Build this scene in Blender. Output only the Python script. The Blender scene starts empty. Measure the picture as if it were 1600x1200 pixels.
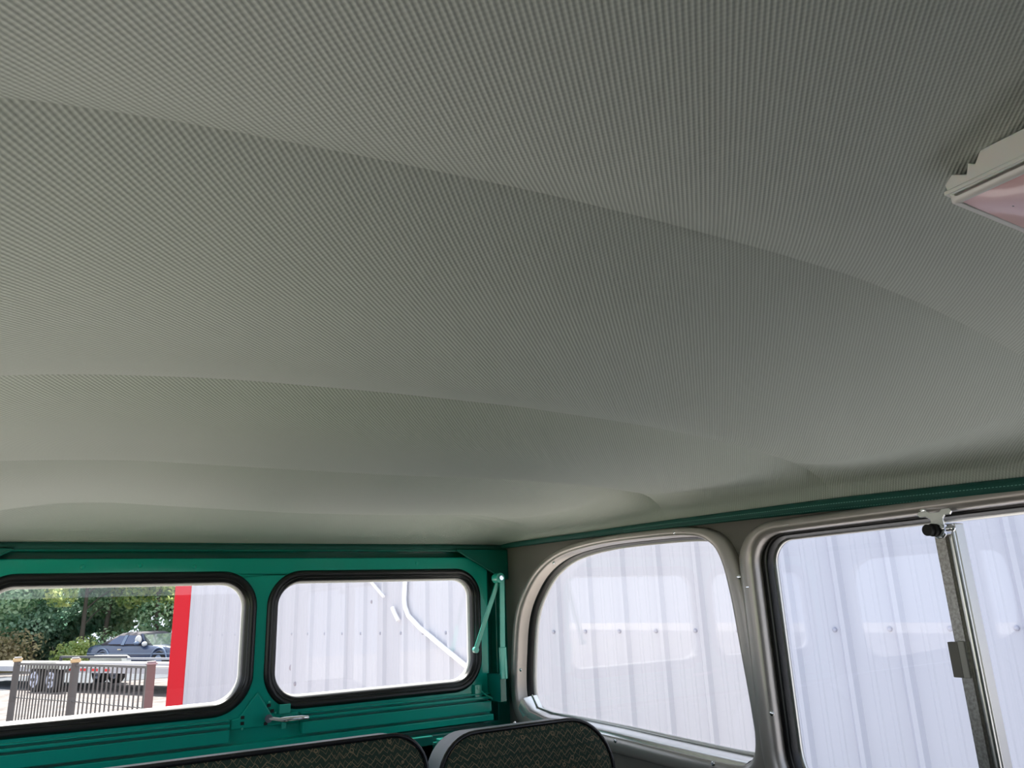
import bpy, bmesh, math, random
from mathutils import Vector, Matrix
S = bpy.context.scene
C = S.collection
H = 1.82                      # eye height of the camera above the gravel; all z below are relative to the eye

# ------------------------------------------------------------------ camera, world, sun, exposure
cam_d = bpy.data.cameras.new('camera')
cam = bpy.data.objects.new('camera', cam_d); C.objects.link(cam)
R = ((0.8574964, 0.1124839, 0.5020431), (-0.5130576, 0.2597181, 0.8181188), (-0.0383644, -0.9591110, 0.2804180))
cam.matrix_world = Matrix(((R[0][0], -R[0][1], -R[0][2], 0.0), (R[1][0], -R[1][1], -R[1][2], 0.0),
                           (R[2][0], -R[2][1], -R[2][2], H), (0, 0, 0, 1)))
cam_d.sensor_width = 36; cam_d.lens = 36 * 1180 / 1600
cam_d.clip_start = 0.02; cam_d.clip_end = 500
S.camera = cam
S.view_settings.view_transform = 'Standard'
S.view_settings.look = 'None'
S.view_settings.exposure = 1.0
S.view_settings.gamma = 1
S.view_settings.use_curve_mapping = False
S.cycles.max_bounces = 10; S.cycles.diffuse_bounces = 6; S.cycles.glossy_bounces = 5
S.cycles.transparent_max_bounces = 16; S.cycles.sample_clamp_indirect = 4
S.cycles.caustics_reflective = False; S.cycles.caustics_refractive = False

wd = bpy.data.worlds.new('sky'); S.world = wd; wd.use_nodes = True
bg = wd.node_tree.nodes['Background']
bg.inputs['Color'].default_value = (0.80, 0.88, 1.0, 1); bg.inputs['Strength'].default_value = 0.85

sd = bpy.data.lights.new('sun', 'SUN'); sun = bpy.data.objects.new('sun', sd); C.objects.link(sun)
sd.energy = 9.0; sd.angle = math.radians(1.0); sd.color = (1, 0.96, 0.88)
sun.rotation_euler = Vector((-0.12, 0.90, 1.10)).to_track_quat('Z', 'Y').to_euler()
sun.location = (-6, -5, 12)


# ------------------------------------------------------------------ materials
MATS = {}
def mat(name, col, rough=0.5, metal=0.0, coat=0.0, spec=0.5, bump=None, mottle=None, trans=0.0, sub=0.0):
    """principled material; bump=(scale,strength,distance); mottle=(scale, second colour, amount)"""
    if name in MATS: return MATS[name]
    m = bpy.data.materials.new(name); m.use_nodes = True; nt = m.node_tree; N = nt.nodes; Lk = nt.links
    p = N['Principled BSDF']
    p.inputs['Base Color'].default_value = (*col, 1); p.inputs['Roughness'].default_value = rough
    p.inputs['Metallic'].default_value = metal; p.inputs['Coat Weight'].default_value = coat
    p.inputs['Specular IOR Level'].default_value = spec
    p.inputs['Coat Roughness'].default_value = 0.04
    if trans: p.inputs['Transmission Weight'].default_value = trans
    if sub:
        p.inputs['Subsurface Weight'].default_value = sub; p.inputs['Subsurface Scale'].default_value = 0.01
    tc = N.new('ShaderNodeTexCoord')
    if mottle:
        n = N.new('ShaderNodeTexNoise'); n.inputs['Scale'].default_value = mottle[0]; n.inputs['Detail'].default_value = 5
        Lk.new(tc.outputs['Object'], n.inputs['Vector'])
        mx = N.new('ShaderNodeMix'); mx.data_type = 'RGBA'
        mx.inputs[6].default_value = (*col, 1); mx.inputs[7].default_value = (*mottle[1], 1)
        r = N.new('ShaderNodeMapRange'); r.inputs[1].default_value = 0.40; r.inputs[2].default_value = 0.62
        r.inputs[4].default_value = mottle[2]
        Lk.new(n.outputs['Fac'], r.inputs[0]); Lk.new(r.outputs[0], mx.inputs[0]); Lk.new(mx.outputs[2], p.inputs['Base Color'])
    if bump:
        n2 = N.new('ShaderNodeTexNoise'); n2.inputs['Scale'].default_value = bump[0]; n2.inputs['Detail'].default_value = 4
        Lk.new(tc.outputs['Object'], n2.inputs['Vector'])
        b = N.new('ShaderNodeBump'); b.inputs['Strength'].default_value = bump[1]; b.inputs['Distance'].default_value = bump[2]
        Lk.new(n2.outputs['Fac'], b.inputs['Height']); Lk.new(b.outputs[0], p.inputs['Normal'])
    MATS[name] = m
    return m

def expr(nt, op, a, b=None, c=None):
    n = nt.nodes.new('ShaderNodeMath'); n.operation = op
    for i, v in enumerate((a, b, c)):
        if v is None: continue
        if isinstance(v, (int, float)): n.inputs[i].default_value = v
        else: nt.links.new(v, n.inputs[i])
    return n.outputs[0]

def mat_headliner():
    m = mat('headliner_vinyl', (0.55, 0.56, 0.53), 0.62, spec=0.35)
    nt = m.node_tree; N = nt.nodes; Lk = nt.links; p = N['Principled BSDF']
    g = N.new('ShaderNodeNewGeometry'); sx = N.new('ShaderNodeSeparateXYZ'); Lk.new(g.outputs['Position'], sx.inputs[0])
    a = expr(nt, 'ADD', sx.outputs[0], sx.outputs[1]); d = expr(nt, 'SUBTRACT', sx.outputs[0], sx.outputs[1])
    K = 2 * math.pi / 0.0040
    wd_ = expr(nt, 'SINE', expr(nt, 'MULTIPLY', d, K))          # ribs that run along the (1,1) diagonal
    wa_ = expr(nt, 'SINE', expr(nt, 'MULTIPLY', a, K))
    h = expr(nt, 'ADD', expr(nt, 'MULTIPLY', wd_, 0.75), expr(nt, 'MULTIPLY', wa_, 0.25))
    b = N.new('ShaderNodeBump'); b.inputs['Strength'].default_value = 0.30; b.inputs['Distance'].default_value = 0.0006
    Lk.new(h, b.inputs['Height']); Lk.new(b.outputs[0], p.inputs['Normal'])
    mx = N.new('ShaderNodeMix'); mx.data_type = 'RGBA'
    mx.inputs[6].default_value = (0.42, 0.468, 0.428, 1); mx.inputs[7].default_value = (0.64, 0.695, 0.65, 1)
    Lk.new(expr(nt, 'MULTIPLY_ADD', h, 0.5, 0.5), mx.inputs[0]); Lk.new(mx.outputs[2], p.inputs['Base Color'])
    return m

def mat_seat():
    """dark green cloth with tan zigzag lines and small rings"""
    m = mat('zigzag_seat_cloth', (0.012, 0.03, 0.022), 0.85, spec=0.25)
    nt = m.node_tree; N = nt.nodes; Lk = nt.links; p = N['Principled BSDF']
    tc = N.new('ShaderNodeTexCoord'); sx = N.new('ShaderNodeSeparateXYZ')
    nz = N.new('ShaderNodeTexNoise'); nz.inputs['Scale'].default_value = 22; Lk.new(tc.outputs['Object'], nz.inputs['Vector'])
    Lk.new(tc.outputs['Object'], sx.inputs[0])
    x = sx.outputs[0]; z = sx.outputs[2]
    wob = expr(nt, 'MULTIPLY', expr(nt, 'SUBTRACT', nz.outputs['Fac'], 0.5), 0.026)
    x2 = expr(nt, 'ADD', x, wob)
    lines = None
    for per, amp, row, ph in ((0.0105, 0.007, 0.0088, 0.0), (0.017, 0.008, 0.0135, 0.3)):
        t = expr(nt, 'PINGPONG', expr(nt, 'ADD', x2, ph), per / 2)           # 0..per/2
        zz = expr(nt, 'ADD', z, expr(nt, 'MULTIPLY', t, amp / (per / 2)))
        fr = expr(nt, 'FRACT', expr(nt, 'DIVIDE', zz, row))
        ln = expr(nt, 'LESS_THAN', expr(nt, 'ABSOLUTE', expr(nt, 'SUBTRACT', fr, 0.5)), 0.05)
        lines = ln if lines is None else expr(nt, 'MAXIMUM', lines, ln)
    v = N.new('ShaderNodeTexVoronoi'); v.inputs['Scale'].default_value = 46; Lk.new(tc.outputs['Object'], v.inputs['Vector'])
    ring = expr(nt, 'LESS_THAN', expr(nt, 'ABSOLUTE', expr(nt, 'SUBTRACT', v.outputs['Distance'], 0.14)), 0.03)
    fac = expr(nt, 'MAXIMUM', lines, ring)
    mx = N.new('ShaderNodeMix'); mx.data_type = 'RGBA'
    mx.inputs[6].default_value = (0.028, 0.050, 0.038, 1); mx.inputs[7].default_value = (0.24, 0.18, 0.115, 1)
    Lk.new(fac, mx.inputs[0]); Lk.new(mx.outputs[2], p.inputs['Base Color'])
    n = N.new('ShaderNodeTexNoise'); n.inputs['Scale'].default_value = 900; Lk.new(tc.outputs['Object'], n.inputs['Vector'])
    b = N.new('ShaderNodeBump'); b.inputs['Strength'].default_value = 0.35; b.inputs['Distance'].default_value = 0.001
    Lk.new(n.outputs['Fac'], b.inputs['Height']); Lk.new(b.outputs[0], p.inputs['Normal'])
    return m

def mat_glass(name, tint):
    m = bpy.data.materials.new(name); m.use_nodes = True; nt = m.node_tree; N = nt.nodes; Lk = nt.links
    N.remove(N['Principled BSDF']); out = N['Material Output']
    t = N.new('ShaderNodeBsdfTransparent'); t.inputs[0].default_value = (*tint, 1)
    g = N.new('ShaderNodeBsdfGlossy'); g.inputs['Roughness'].default_value = 0.0
    f = N.new('ShaderNodeFresnel'); gm = N.new('ShaderNodeNewGeometry'); Lk.new(expr(nt, 'MULTIPLY_ADD', gm.outputs['Backfacing'], 1 / 1.5 - 1.5, 1.5), f.inputs['IOR'])   # both faces of the pane reflect as 1.5
    x = N.new('ShaderNodeMixShader'); Lk.new(f.outputs[0], x.inputs[0]); Lk.new(t.outputs[0], x.inputs[1]); Lk.new(g.outputs[0], x.inputs[2])
    Lk.new(x.outputs[0], out.inputs[0])
    return m

def mat_leaf(name, c1, c2):
    m = bpy.data.materials.new(name); m.use_nodes = True; nt = m.node_tree; N = nt.nodes; Lk = nt.links
    p = N['Principled BSDF']; out = N['Material Output']
    g = N.new('ShaderNodeNewGeometry'); tc = N.new('ShaderNodeTexCoord')
    n = N.new('ShaderNodeTexNoise'); n.inputs['Scale'].default_value = 0.9; n.inputs['Detail'].default_value = 3
    Lk.new(tc.outputs['Object'], n.inputs['Vector'])
    s = expr(nt, 'MULTIPLY_ADD', g.outputs['Random Per Island'], 0.5, expr(nt, 'MULTIPLY_ADD', n.outputs['Fac'], 2.6, -1.05))
    s = expr(nt, 'MINIMUM', expr(nt, 'MAXIMUM', s, 0), 1)
    mx = N.new('ShaderNodeMix'); mx.data_type = 'RGBA'; mx.inputs[6].default_value = (*c1, 1); mx.inputs[7].default_value = (*c2, 1)
    Lk.new(s, mx.inputs[0]); Lk.new(mx.outputs[2], p.inputs['Base Color']); p.inputs['Roughness'].default_value = 0.45
    tr = N.new('ShaderNodeBsdfTranslucent'); Lk.new(mx.outputs[2], tr.inputs[0])
    ms = N.new('ShaderNodeMixShader'); ms.inputs[0].default_value = 0.5
    Lk.new(p.outputs[0], ms.inputs[1]); Lk.new(tr.outputs[0], ms.inputs[2]); Lk.new(ms.outputs[0], out.inputs[0])
    return m

TEAL = mat('teal_paint', (0.000, 0.37, 0.285), 0.30, coat=0.4, spec=0.25, bump=(14, 0.10, 0.004))
TEALD = mat('teal_paint_shaded', (0.000, 0.14, 0.11), 0.30, coat=0.5, spec=0.25, bump=(20, 0.12, 0.004))  # teal paint with the shade of the lower parts put into its colour
TEALW = mat('teal_welt_cord', (0.004, 0.085, 0.070), 0.65, bump=(700, 0.6, 0.001))
TEALST = mat('teal_hinge_paint', (0.02, 0.45, 0.34), 0.35, coat=0.6)
STITCH = mat('teal_stitch_thread', (0.16, 0.42, 0.36), 0.7)
HEAD = mat_headliner()
GREYV = mat('grey_side_trim_vinyl', (0.16, 0.15, 0.135), 0.6, bump=(320, 0.25, 0.001))
TRIM = mat('satin_grey_window_trim', (0.45, 0.42, 0.395), 0.32, metal=0.45, coat=0.15)
ALU = mat('aluminium', (0.62, 0.61, 0.58), 0.28, metal=1.0)
GALV = mat('galvanised_channel', (0.42, 0.41, 0.38), 0.38, metal=0.85, mottle=(260, (0.22, 0.21, 0.19), 0.7))
CHROME = mat('chrome', (0.85, 0.86, 0.88), 0.07, metal=1.0)
RUB = mat('black_rubber', (0.006, 0.006, 0.007), 0.32, spec=0.5)
RUBM = mat('matt_black_rubber', (0.010, 0.010, 0.010), 0.7)
WFRAME = mat('white_outer_frame', (0.72, 0.72, 0.70), 0.4)
GLASS = mat_glass('clear_window_glass', (0.97, 0.975, 0.98))
GLASSB = mat_glass('faint_blue_window_glass', (0.90, 0.93, 0.975))
FLOORM = mat('grey_floor_mat', (0.30, 0.30, 0.28), 0.8)
LWALL = mat('pale_grey_door_card', (0.33, 0.33, 0.30), 0.7)
SEATM = mat_seat()
SEATV = mat('pale_grey_seat_vinyl', (0.38, 0.41, 0.47), 0.45)
PIPE = mat('black_vinyl_piping', (0.010, 0.010, 0.014), 0.25)
LAMPW = mat('cream_translucent_plastic', (0.86, 0.83, 0.79), 0.35, sub=0.25)
LENS = mat('lens_with_pink_reflection', (0.98, 0.62, 0.62), 0.25, coat=0.6)  # pink reflection of a hand put into the lens colour
MARK = mat('dark_screw_recess', (0.12, 0.10, 0.09), 0.6)
BLOCK = mat('taupe_plastic', (0.20, 0.185, 0.16), 0.5)
BLOCK2 = mat('cream_plastic_edge', (0.48, 0.46, 0.42), 0.5)

# ------------------------------------------------------------------ mesh helpers
class MB:
    def __init__(s): s.v = []; s.f = []; s.sm = []
    def add(s, vs, fs, smooth=False):
        o = len(s.v); s.v += [tuple(map(float, v)) for v in vs]; s.f += [tuple(i + o for i in f) for f in fs]; s.sm += [smooth] * len(fs)
    def box(s, x0, x1, y0, y1, z0, z1):
        s.add([(x, y, z) for x in (x0, x1) for y in (y0, y1) for z in (z0, z1)],
              [(0, 1, 3, 2), (4, 6, 7, 5), (0, 4, 5, 1), (2, 3, 7, 6), (0, 2, 6, 4), (1, 5, 7, 3)])
    def bar(s, a, b, w, t, up=(0, 0, 1)):
        a = Vector(a); b = Vector(b); d = (b - a).normalized(); u = Vector(up)
        if abs(d.dot(u)) > .95: u = Vector((1, 0, 0))
        x = d.cross(u).normalized(); y = x.cross(d)
        vs = [p + x * i * w / 2 + y * j * t / 2 for p in (a, b) for i, j in ((-1, -1), (1, -1), (1, 1), (-1, 1))]
        s.add(vs, [(3, 2, 1, 0), (4, 5, 6, 7), (0, 1, 5, 4), (1, 2, 6, 5), (2, 3, 7, 6), (3, 0, 4, 7)])
    def tube(s, pts, r, n=12, closed=False, caps=True, rs=None):
        pts = [Vector(p) for p in pts]; m = len(pts); rings = []
        prev = None
        for i, p in enumerate(pts):
            a = pts[(i - 1) % m] if closed or i > 0 else p
            b = pts[(i + 1) % m] if closed or i < m - 1 else p
            t = (b - a).normalized()
            if prev is None:
                u = Vector((0, 0, 1)) if abs(t.z) < .9 else Vector((1, 0, 0))
                x = t.cross(u).normalized()
            else:
                x = (prev - t * prev.dot(t)).normalized()
            prev = x; y = t.cross(x); rr = rs[i] if rs else r
            rings.append([p + (x * math.cos(2 * math.pi * k / n) + y * math.sin(2 * math.pi * k / n)) * rr for k in range(n)])
        vs = [v for q in rings for v in q]; fs = []
        for i in range(m if closed else m - 1):
            for k in range(n):
                a = i * n + k; b = i * n + (k + 1) % n; c = ((i + 1) % m) * n + (k + 1) % n; d = ((i + 1) % m) * n + k
                fs.append((a, b, c, d))
        s.add(vs, fs, True)
        if caps and not closed:
            s.add(rings[0], [tuple(range(n - 1, -1, -1))]); s.add(rings[-1], [tuple(range(n))])
    def sweep(s, outline, profile, place, closed=True, smooth=True, scl=None):
        """outline: 2D points (u,v) ; profile: (offset outward, height) ; place(u,v,h)->3D"""
        m = len(outline); P = [Vector(q) for q in outline]
        ar = sum(P[i].x * P[(i + 1) % m].y - P[(i + 1) % m].x * P[i].y for i in range(m)); sg = 1 if ar > 0 else -1
        nn = []
        for i in range(m):
            a = P[(i - 1) % m] if closed or i else P[i]; b = P[(i + 1) % m] if closed or i < m - 1 else P[i]
            t = (b - a).normalized(); nn.append(Vector((t.y, -t.x)) * sg)
        k = len(profile); vs = []
        for i in range(m):
            for o, h in profile: q = P[i] + nn[i] * o * (scl(nn[i]) if scl else 1); vs.append(place(q.x, q.y, h))
        fs = []
        for i in range(m if closed else m - 1):
            j = (i + 1) % m
            for q in range(k - 1): fs.append((i * k + q, i * k + q + 1, j * k + q + 1, j * k + q))
        s.add(vs, fs, smooth)
    def ball(s, c, rx, ry=None, rz=None, n=12, m=8):
        ry = ry or rx; rz = rz or rx; vs = []; fs = []
        for j in range(m + 1):
            for i in range(n):
                a = math.pi * j / m; b = 2 * math.pi * i / n
                vs.append((c[0] + rx * math.sin(a) * math.cos(b), c[1] + ry * math.sin(a) * math.sin(b), c[2] + rz * math.cos(a)))
        for j in range(m):
            for i in range(n): fs.append((j * n + i, (j + 1) * n + i, (j + 1) * n + (i + 1) % n, j * n + (i + 1) % n))
        s.add(vs, fs, True)
    def prism(s, poly, place, h0, h1, smooth=False):
        n = len(poly)
        s.add([place(u, v, h) for h in (h0, h1) for u, v in poly],
              [tuple(range(n))[::-1], tuple(range(n, 2 * n))] + [(i, (i + 1) % n, n + (i + 1) % n, n + i) for i in range(n)], smooth)
    def plate(s, outline, holes, place, h0, h1):
        """flat sheet with holes between heights h0 and h1"""
        b = bmesh.new(); es = []; loops = [outline] + holes
        for lp in loops:
            vs = [b.verts.new((u, v, 0)) for u, v in lp]
            for i in range(len(vs)): es.append(b.edges.new((vs[i], vs[(i + 1) % len(vs)])))
        bmesh.ops.triangle_fill(b, use_beauty=True, use_dissolve=False, edges=es)
        b.verts.index_update()
        V = [(v.co.x, v.co.y) for v in b.verts]; F = [tuple(v.index for v in f.verts) for f in b.faces]; b.free()
        n = len(V)
        fs = [f for f in F] + [tuple(i + n for i in f[::-1]) for f in F]
        off = 0
        for lp in loops:
            k = len(lp)
            for i in range(k): fs.append((off + i, off + (i + 1) % k, off + (i + 1) % k + n, off + i + n))
            off += k
        s.add([place(u, v, h) for h in (h0, h1) for u, v in V], fs)
    def build(s, name, m, parent=None, bevel=0, normals=True):
        me = bpy.data.meshes.new(name)
        if parent: o0 = Vector(parent['_w'])
        else:
            xs, ys, zs = zip(*s.v); o0 = Vector(((min(xs) + max(xs)) / 2, (min(ys) + max(ys)) / 2, min(zs) + H))
        me.from_pydata([(x - o0.x, y - o0.y, z + H - o0.z) for x, y, z in s.v], [], s.f)
        me.polygons.foreach_set('use_smooth', s.sm)
        if normals:
            b = bmesh.new(); b.from_mesh(me); bmesh.ops.recalc_face_normals(b, faces=b.faces); b.to_mesh(b and me); b.free()
        me.materials.append(m); me.update()
        o = bpy.data.objects.new(name, me); C.objects.link(o); o['_w'] = tuple(o0)
        if parent: o.parent = parent
        else: o.location = o0
        if bevel:
            md = o.modifiers.new('bevel', 'BEVEL'); md.width = bevel; md.segments = 3; md.limit_method = 'ANGLE'; md.angle_limit = math.radians(35)
            md.harden_normals = False
        return o

def tag(o, label, cat, group=None, kind=None):
    o['label'] = label; o['category'] = cat
    if group: o['group'] = group
    if kind: o['kind'] = kind
    return o
def thing(name, loc, label, cat, group=None, kind=None):
    o = bpy.data.objects.new(name, None); C.objects.link(o); o.empty_display_size = 0.05
    o.location = (loc[0], loc[1], loc[2] + H); o['_w'] = tuple(o.location)
    return tag(o, label, cat, group, kind)

def rrect(x0, x1, y0, y1, r, n=8, rr=None):
    rr = rr or (r, r, r, r)   # bl, br, tr, tl
    out = []
    for (cx, cy, a0), q in zip(((x0, y0, 180), (x1, y0, 270), (x1, y1, 0), (x0, y1, 90)), rr):
        ccx = cx + (q if cx == x0 else -q); ccy = cy + (q if cy == y0 else -q)
        for i in range(n + 1):
            a = math.radians(a0 + 90 * i / n); out.append((ccx + q * math.cos(a), ccy + q * math.sin(a)))
    return out
def smooth_closed(pts, n=5):
    out = []; m = len(pts)
    for i in range(m):
        p0, p1, p2, p3 = (Vector(pts[(i + k) % m]) for k in (-1, 0, 1, 2))
        for j in range(n):
            t = j / n
            out.append(tuple(0.5 * ((2 * p1) + (p2 - p0) * t + (2 * p0 - 5 * p1 + 4 * p2 - p3) * t * t + (3 * p1 - p0 - 3 * p2 + p3) * t ** 3)))
    return out
def offset(pts, d):
    m = len(pts); P = [Vector(q) for q in pts]
    ar = sum(P[i].x * P[(i + 1) % m].y - P[(i + 1) % m].x * P[i].y for i in range(m)); sg = 1 if ar > 0 else -1
    out = []
    for i in range(m):
        t = (P[(i + 1) % m] - P[(i - 1) % m]).normalized(); out.append(tuple(P[i] + Vector((t.y, -t.x)) * sg * d))
    return out
def interp(tab, x):
    if x <= tab[0][0]: return tab[0][1]
    for (a, b), (c, d) in zip(tab, tab[1:]):
        if x <= c: return b + (d - b) * (x - a) / (c - a)
    return tab[-1][1]
def sminterp(tab, x, w=0.035):
    return sum(interp(tab, min(max(x + k * w / 3, tab[0][0]), tab[-1][0])) * g for k, g in ((-3, .08), (-2, .12), (-1, .18), (0, .24), (1, .18), (2, .12), (3, .08)))

XL, XR, XC = -0.20, 1.00, 0.40
YB = 1.70

# ------------------------------------------------------------------ the headliner
prof = {
 1: (0.345, [(-.20, .115), (-.185, .15), (-.14, .185), (-.04, .218), (.037, .229), (.135, .238), (.241, .246), (.348, .2505), (.46, .252), (.56, .251), (.652, .243), (.73, .231), (.808, .216), (.88, .196), (.94, .172), (.985, .145), (1.0, .115)]),
 2: (0.720, [(-.20, .128), (-.185, .165), (-.12, .190), (-.05, .200), (.018, .208), (.124, .216), (.284, .220), (.44, .221), (.631, .215), (.79, .203), (.918, .184), (.985, .162), (1.0, .130)]),
 3: (1.080, [(-.20, .137), (-.165, .180), (-.10, .197), (-.063, .200), (.075, .205), (.237, .203), (.427, .203), (.656, .2065), (.859, .204), (.935, .196), (.985, .168), (1.0, .137)]),
 4: (1.550, [(-.20, .145), (-.15, .175), (-.078, .193), (-.005, .207), (.065, .2115), (.23, .205), (.40, .200), (.622, .200), (.80, .207), (.87, .205), (.94, .192), (.985, .165), (1.0, .146)]),
}
prof[0] = (-0.02, [(x, z + (0.058 if -.19 < x < .99 else -.006)) for x, z in prof[1][1]])
prof[-1] = (-0.40, [(x, z + (0.024 if -.19 < x < .99 else -.008)) for x, z in prof[1][1]])
prof[-2] = (-0.80, [(x, z + (0.020 if -.19 < x < .99 else -.008)) for x, z in prof[1][1]])
prof[-3] = (-1.10, [(x, z + (0.005 if -.19 < x < .99 else -.008)) for x, z in prof[1][1]])
prof[5] = (1.705, [(-.20, .146), (1.0, .146)])
def z_edge(y): return interp([(-1.1, .105), (.345, .113), (.72, .128), (1.08, .136), (1.7, .146)], y)
order = [-3, -2, -1, 0, 1, 2, 3, 4, 5]
def edge_fullness(x):
    q = abs(x - XC) / 0.6
    return math.exp(-((q - 0.80) / 0.13) ** 2)
def headliner(me):
    nx = 150; rows = []
    for ki in range(len(order) - 1):
        a, b = order[ki], order[ki + 1]; ya, pa = prof[a]; yb, pb = prof[b]
        n = 30 if a >= 0 else 10
        for j in range(n + (1 if ki == len(order) - 2 else 0)):
            rows.append((ya + (yb - ya) * j / n, j / n, pa, pb, a, b))
    vs = []
    for y, t, pa, pb, a, b in rows:
        for i in range(nx + 1):
            x = XL + (XR - XL) * (0.5 - 0.5 * math.cos(math.pi * i / nx)) * 0.6 + (XR - XL) * (i / nx) * 0.4
            za = sminterp(pa, x) if a != 5 else .146; zb = sminterp(pb, x) if b != 5 else .146
            if i in (0, nx): za = interp(pa, x); zb = interp(pb, x)
            z = za * (1 - t) + zb * t
            bell = 1 - abs(2 * t - 1) ** (4.0 if a <= 0 else 3.0)
            sag = {0: 0.018, 1: 0.029, 2: 0.026, 3: 0.020}.get(a, 0.009) + (0.003 if a in (1, 2, 3, 4) else 0.002) * edge_fullness(x)
            if b == 5:
                sag = -0.006 * t; bell = 1 if t < 1 else 0
                z = za + (zb - za) * (1 - math.cos(t * math.pi / 2)) * .55 + (zb - za) * t * .45 - 0.004 * math.sin(math.pi * t)
                bell = 0
            lim = min(1, min(x - XL, XR - x) / 0.13)
            z -= sag * bell * lim
            ze = z_edge(y) - .001; q = abs(x - XC) / .6; dd = min(x - XL, XR - x)
            if b != 5 or t < .8:      # between the bows the cloth runs down to the side rail in a rounder sweep
                el = ze + (interp([(-1.1, .30), (0, .31), (.345, .256), (.72, .226), (1.55, .214)], y) - ze) * max(0, 1 - q ** 3.0) ** .62
                if q > .4 and el < z: z += (el - z) * min(1, (bell if b != 5 else 1 - t) ** .6) * .9
            if dd < .022: z = ze + (z - ze) * math.sqrt(max(0, 1 - (1 - dd / .022) ** 2))
            # soft unevenness of stretched cloth
            z += 0.0010 * math.sin(9 * x + 5 * y) * math.sin(7 * y - 4 * x) * lim * (bell if b != 5 else t * (1 - t))
            vs.append((x, y, z))
    fs = [(j * (nx + 1) + i, j * (nx + 1) + i + 1, (j + 1) * (nx + 1) + i + 1, (j + 1) * (nx + 1) + i) for j in range(len(rows) - 1) for i in range(nx)]
    me.add(vs, fs, True)
    return rows, nx
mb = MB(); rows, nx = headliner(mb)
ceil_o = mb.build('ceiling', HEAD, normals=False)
# creases at the sewn seams stay sharp
me = ceil_o.data
seam_rows = [j for j, r in enumerate(rows) if r[1] == 0 and r[4] >= -2]
flag = set(j * (nx + 1) + i for j in seam_rows for i in range(nx + 1))
at_ = me.attributes.new('sharp_edge', 'BOOLEAN', 'EDGE')
for e in me.edges:
    if e.vertices[0] in flag and e.vertices[1] in flag and abs(e.vertices[0] - e.vertices[1]) == 1: at_.data[e.index].value = True
tag(ceil_o, 'ribbed grey green vinyl headliner stretched in panels over roof bows', 'ceiling', kind='structure')
mb = MB(); mb.box(XL - .03, XR + .03, -1.12, 1.76, .30, .315)
tag(mb.build('roof_panel', TEALD), 'teal painted roof skin lying above the headliner', 'roof', kind='structure')

# ------------------------------------------------------------------ right side wall with its two windows
PR = lambda u, v, h: (XR - h, u, v)           # u = along the van, v = up, h = towards the cabin
quarter = smooth_closed([(1.643, -0.196), (1.637, -0.124), (1.615, -0.031), (1.567, 0.031), (1.507, 0.072), (1.424, 0.098), (1.295, 0.109), (1.137, 0.108), (1.033, 0.103), (0.988, 0.091), (0.965, 0.062), (0.952, 0.001), (0.944, -0.083), (0.936, -0.171), (0.935, -0.222), (0.949, -0.248), (0.991, -0.254), (1.137, -0.251), (1.292, -0.247), (1.468, -0.245), (1.582, -0.244), (1.629, -0.230)], 6)
slider = rrect(-.08, .868, -.305, .087, .05, 10, (.05, .077, .041, .04))
outline = [(-1.10, -.75), (1.70, -.75)] + [(y, z_edge(y) + .004) for y in (1.70, 1.5, 1.3, 1.08, .9, .72, .5, .345, -.02, -.5, -1.10)]
mb = MB(); mb.plate(outline, [offset(quarter, .012), offset(slider, .012)], PR, 0, -.03)
tag(mb.build('wall_right', GREYV), 'dark grey vinyl side wall panel around the right side windows', 'wall', kind='structure')

def window(name, line, label, rim_w, rim_h, inner, screws, seal_w=.010, deep=0.0, scl=None):
    w = thing(name, (XR, sum(p[0] for p in line) / len(line), min(p[1] for p in line)), label, 'window', kind='structure')
    # rounded metal trim, standing proud of the wall
    pr = [(.005, -.034 - deep), (.006, -.016)] if deep else []
    pr += [(inner, -.012)]
    for i in range(13):
        a = math.pi * (1 - i / 12); pr.append((inner + rim_w / 2 + rim_w / 2 * math.cos(a), .004 + rim_h * math.sin(a) ** .7))
    pr.append((inner + rim_w, -.001))
    m = MB(); m.sweep(line, pr, PR, scl=scl); m.build('window_trim', TRIM, w, normals=True)
    m = MB(); m.sweep(line, [(a, b - deep) for a, b in ((-.001, -.024), (-.001, -.016), (.002, -.010), (seal_w * .35, -.004), (seal_w * .6, -.009), (seal_w, -.002), (seal_w + .004, -.012))], PR)
    m.build('rubber_seal', RUB, w)
    m = MB(); m.sweep(line, [(a, b - deep) for a, b in ((.003, -.018), (-.004, -.021), (-.0045, -.027), (.004, -.034))], PR); m.build('bright_bead', ALU if name == 'window_2' else WFRAME, w)['label'] = 'pale bead round the glass'
    for (y, z) in screws:
        m = MB(); m.ball((XR - rim_h * .86 - .004, y, z), .0016, .0042, .0042, 12, 8); m.box(XR - rim_h - .0052, XR - rim_h - .0050, y - .003, y + .003, z - .0005, z + .0005)
        m.build('screw', CHROME, w)
    return w
# quarter window
wq = window('window_1', quarter, 'curved rear quarter window with rounded grey metal trim beside the tailgate', .030, .010, .008,
            [(1.057, .117), (1.458, .088), (1.622, -.148), (1.278, -.262), (1.019, -.266), (.914, .030)], deep=.015, scl=lambda n: 1 + .15 * max(0, -n.x) ** 2 - .2 * max(0, n.x) ** 2 - .45 * max(0, n.y) ** 2)
m = MB(); m.prism(quarter, PR, -.037, -.0405); m.build('glass_pane', GLASS, wq)
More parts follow.
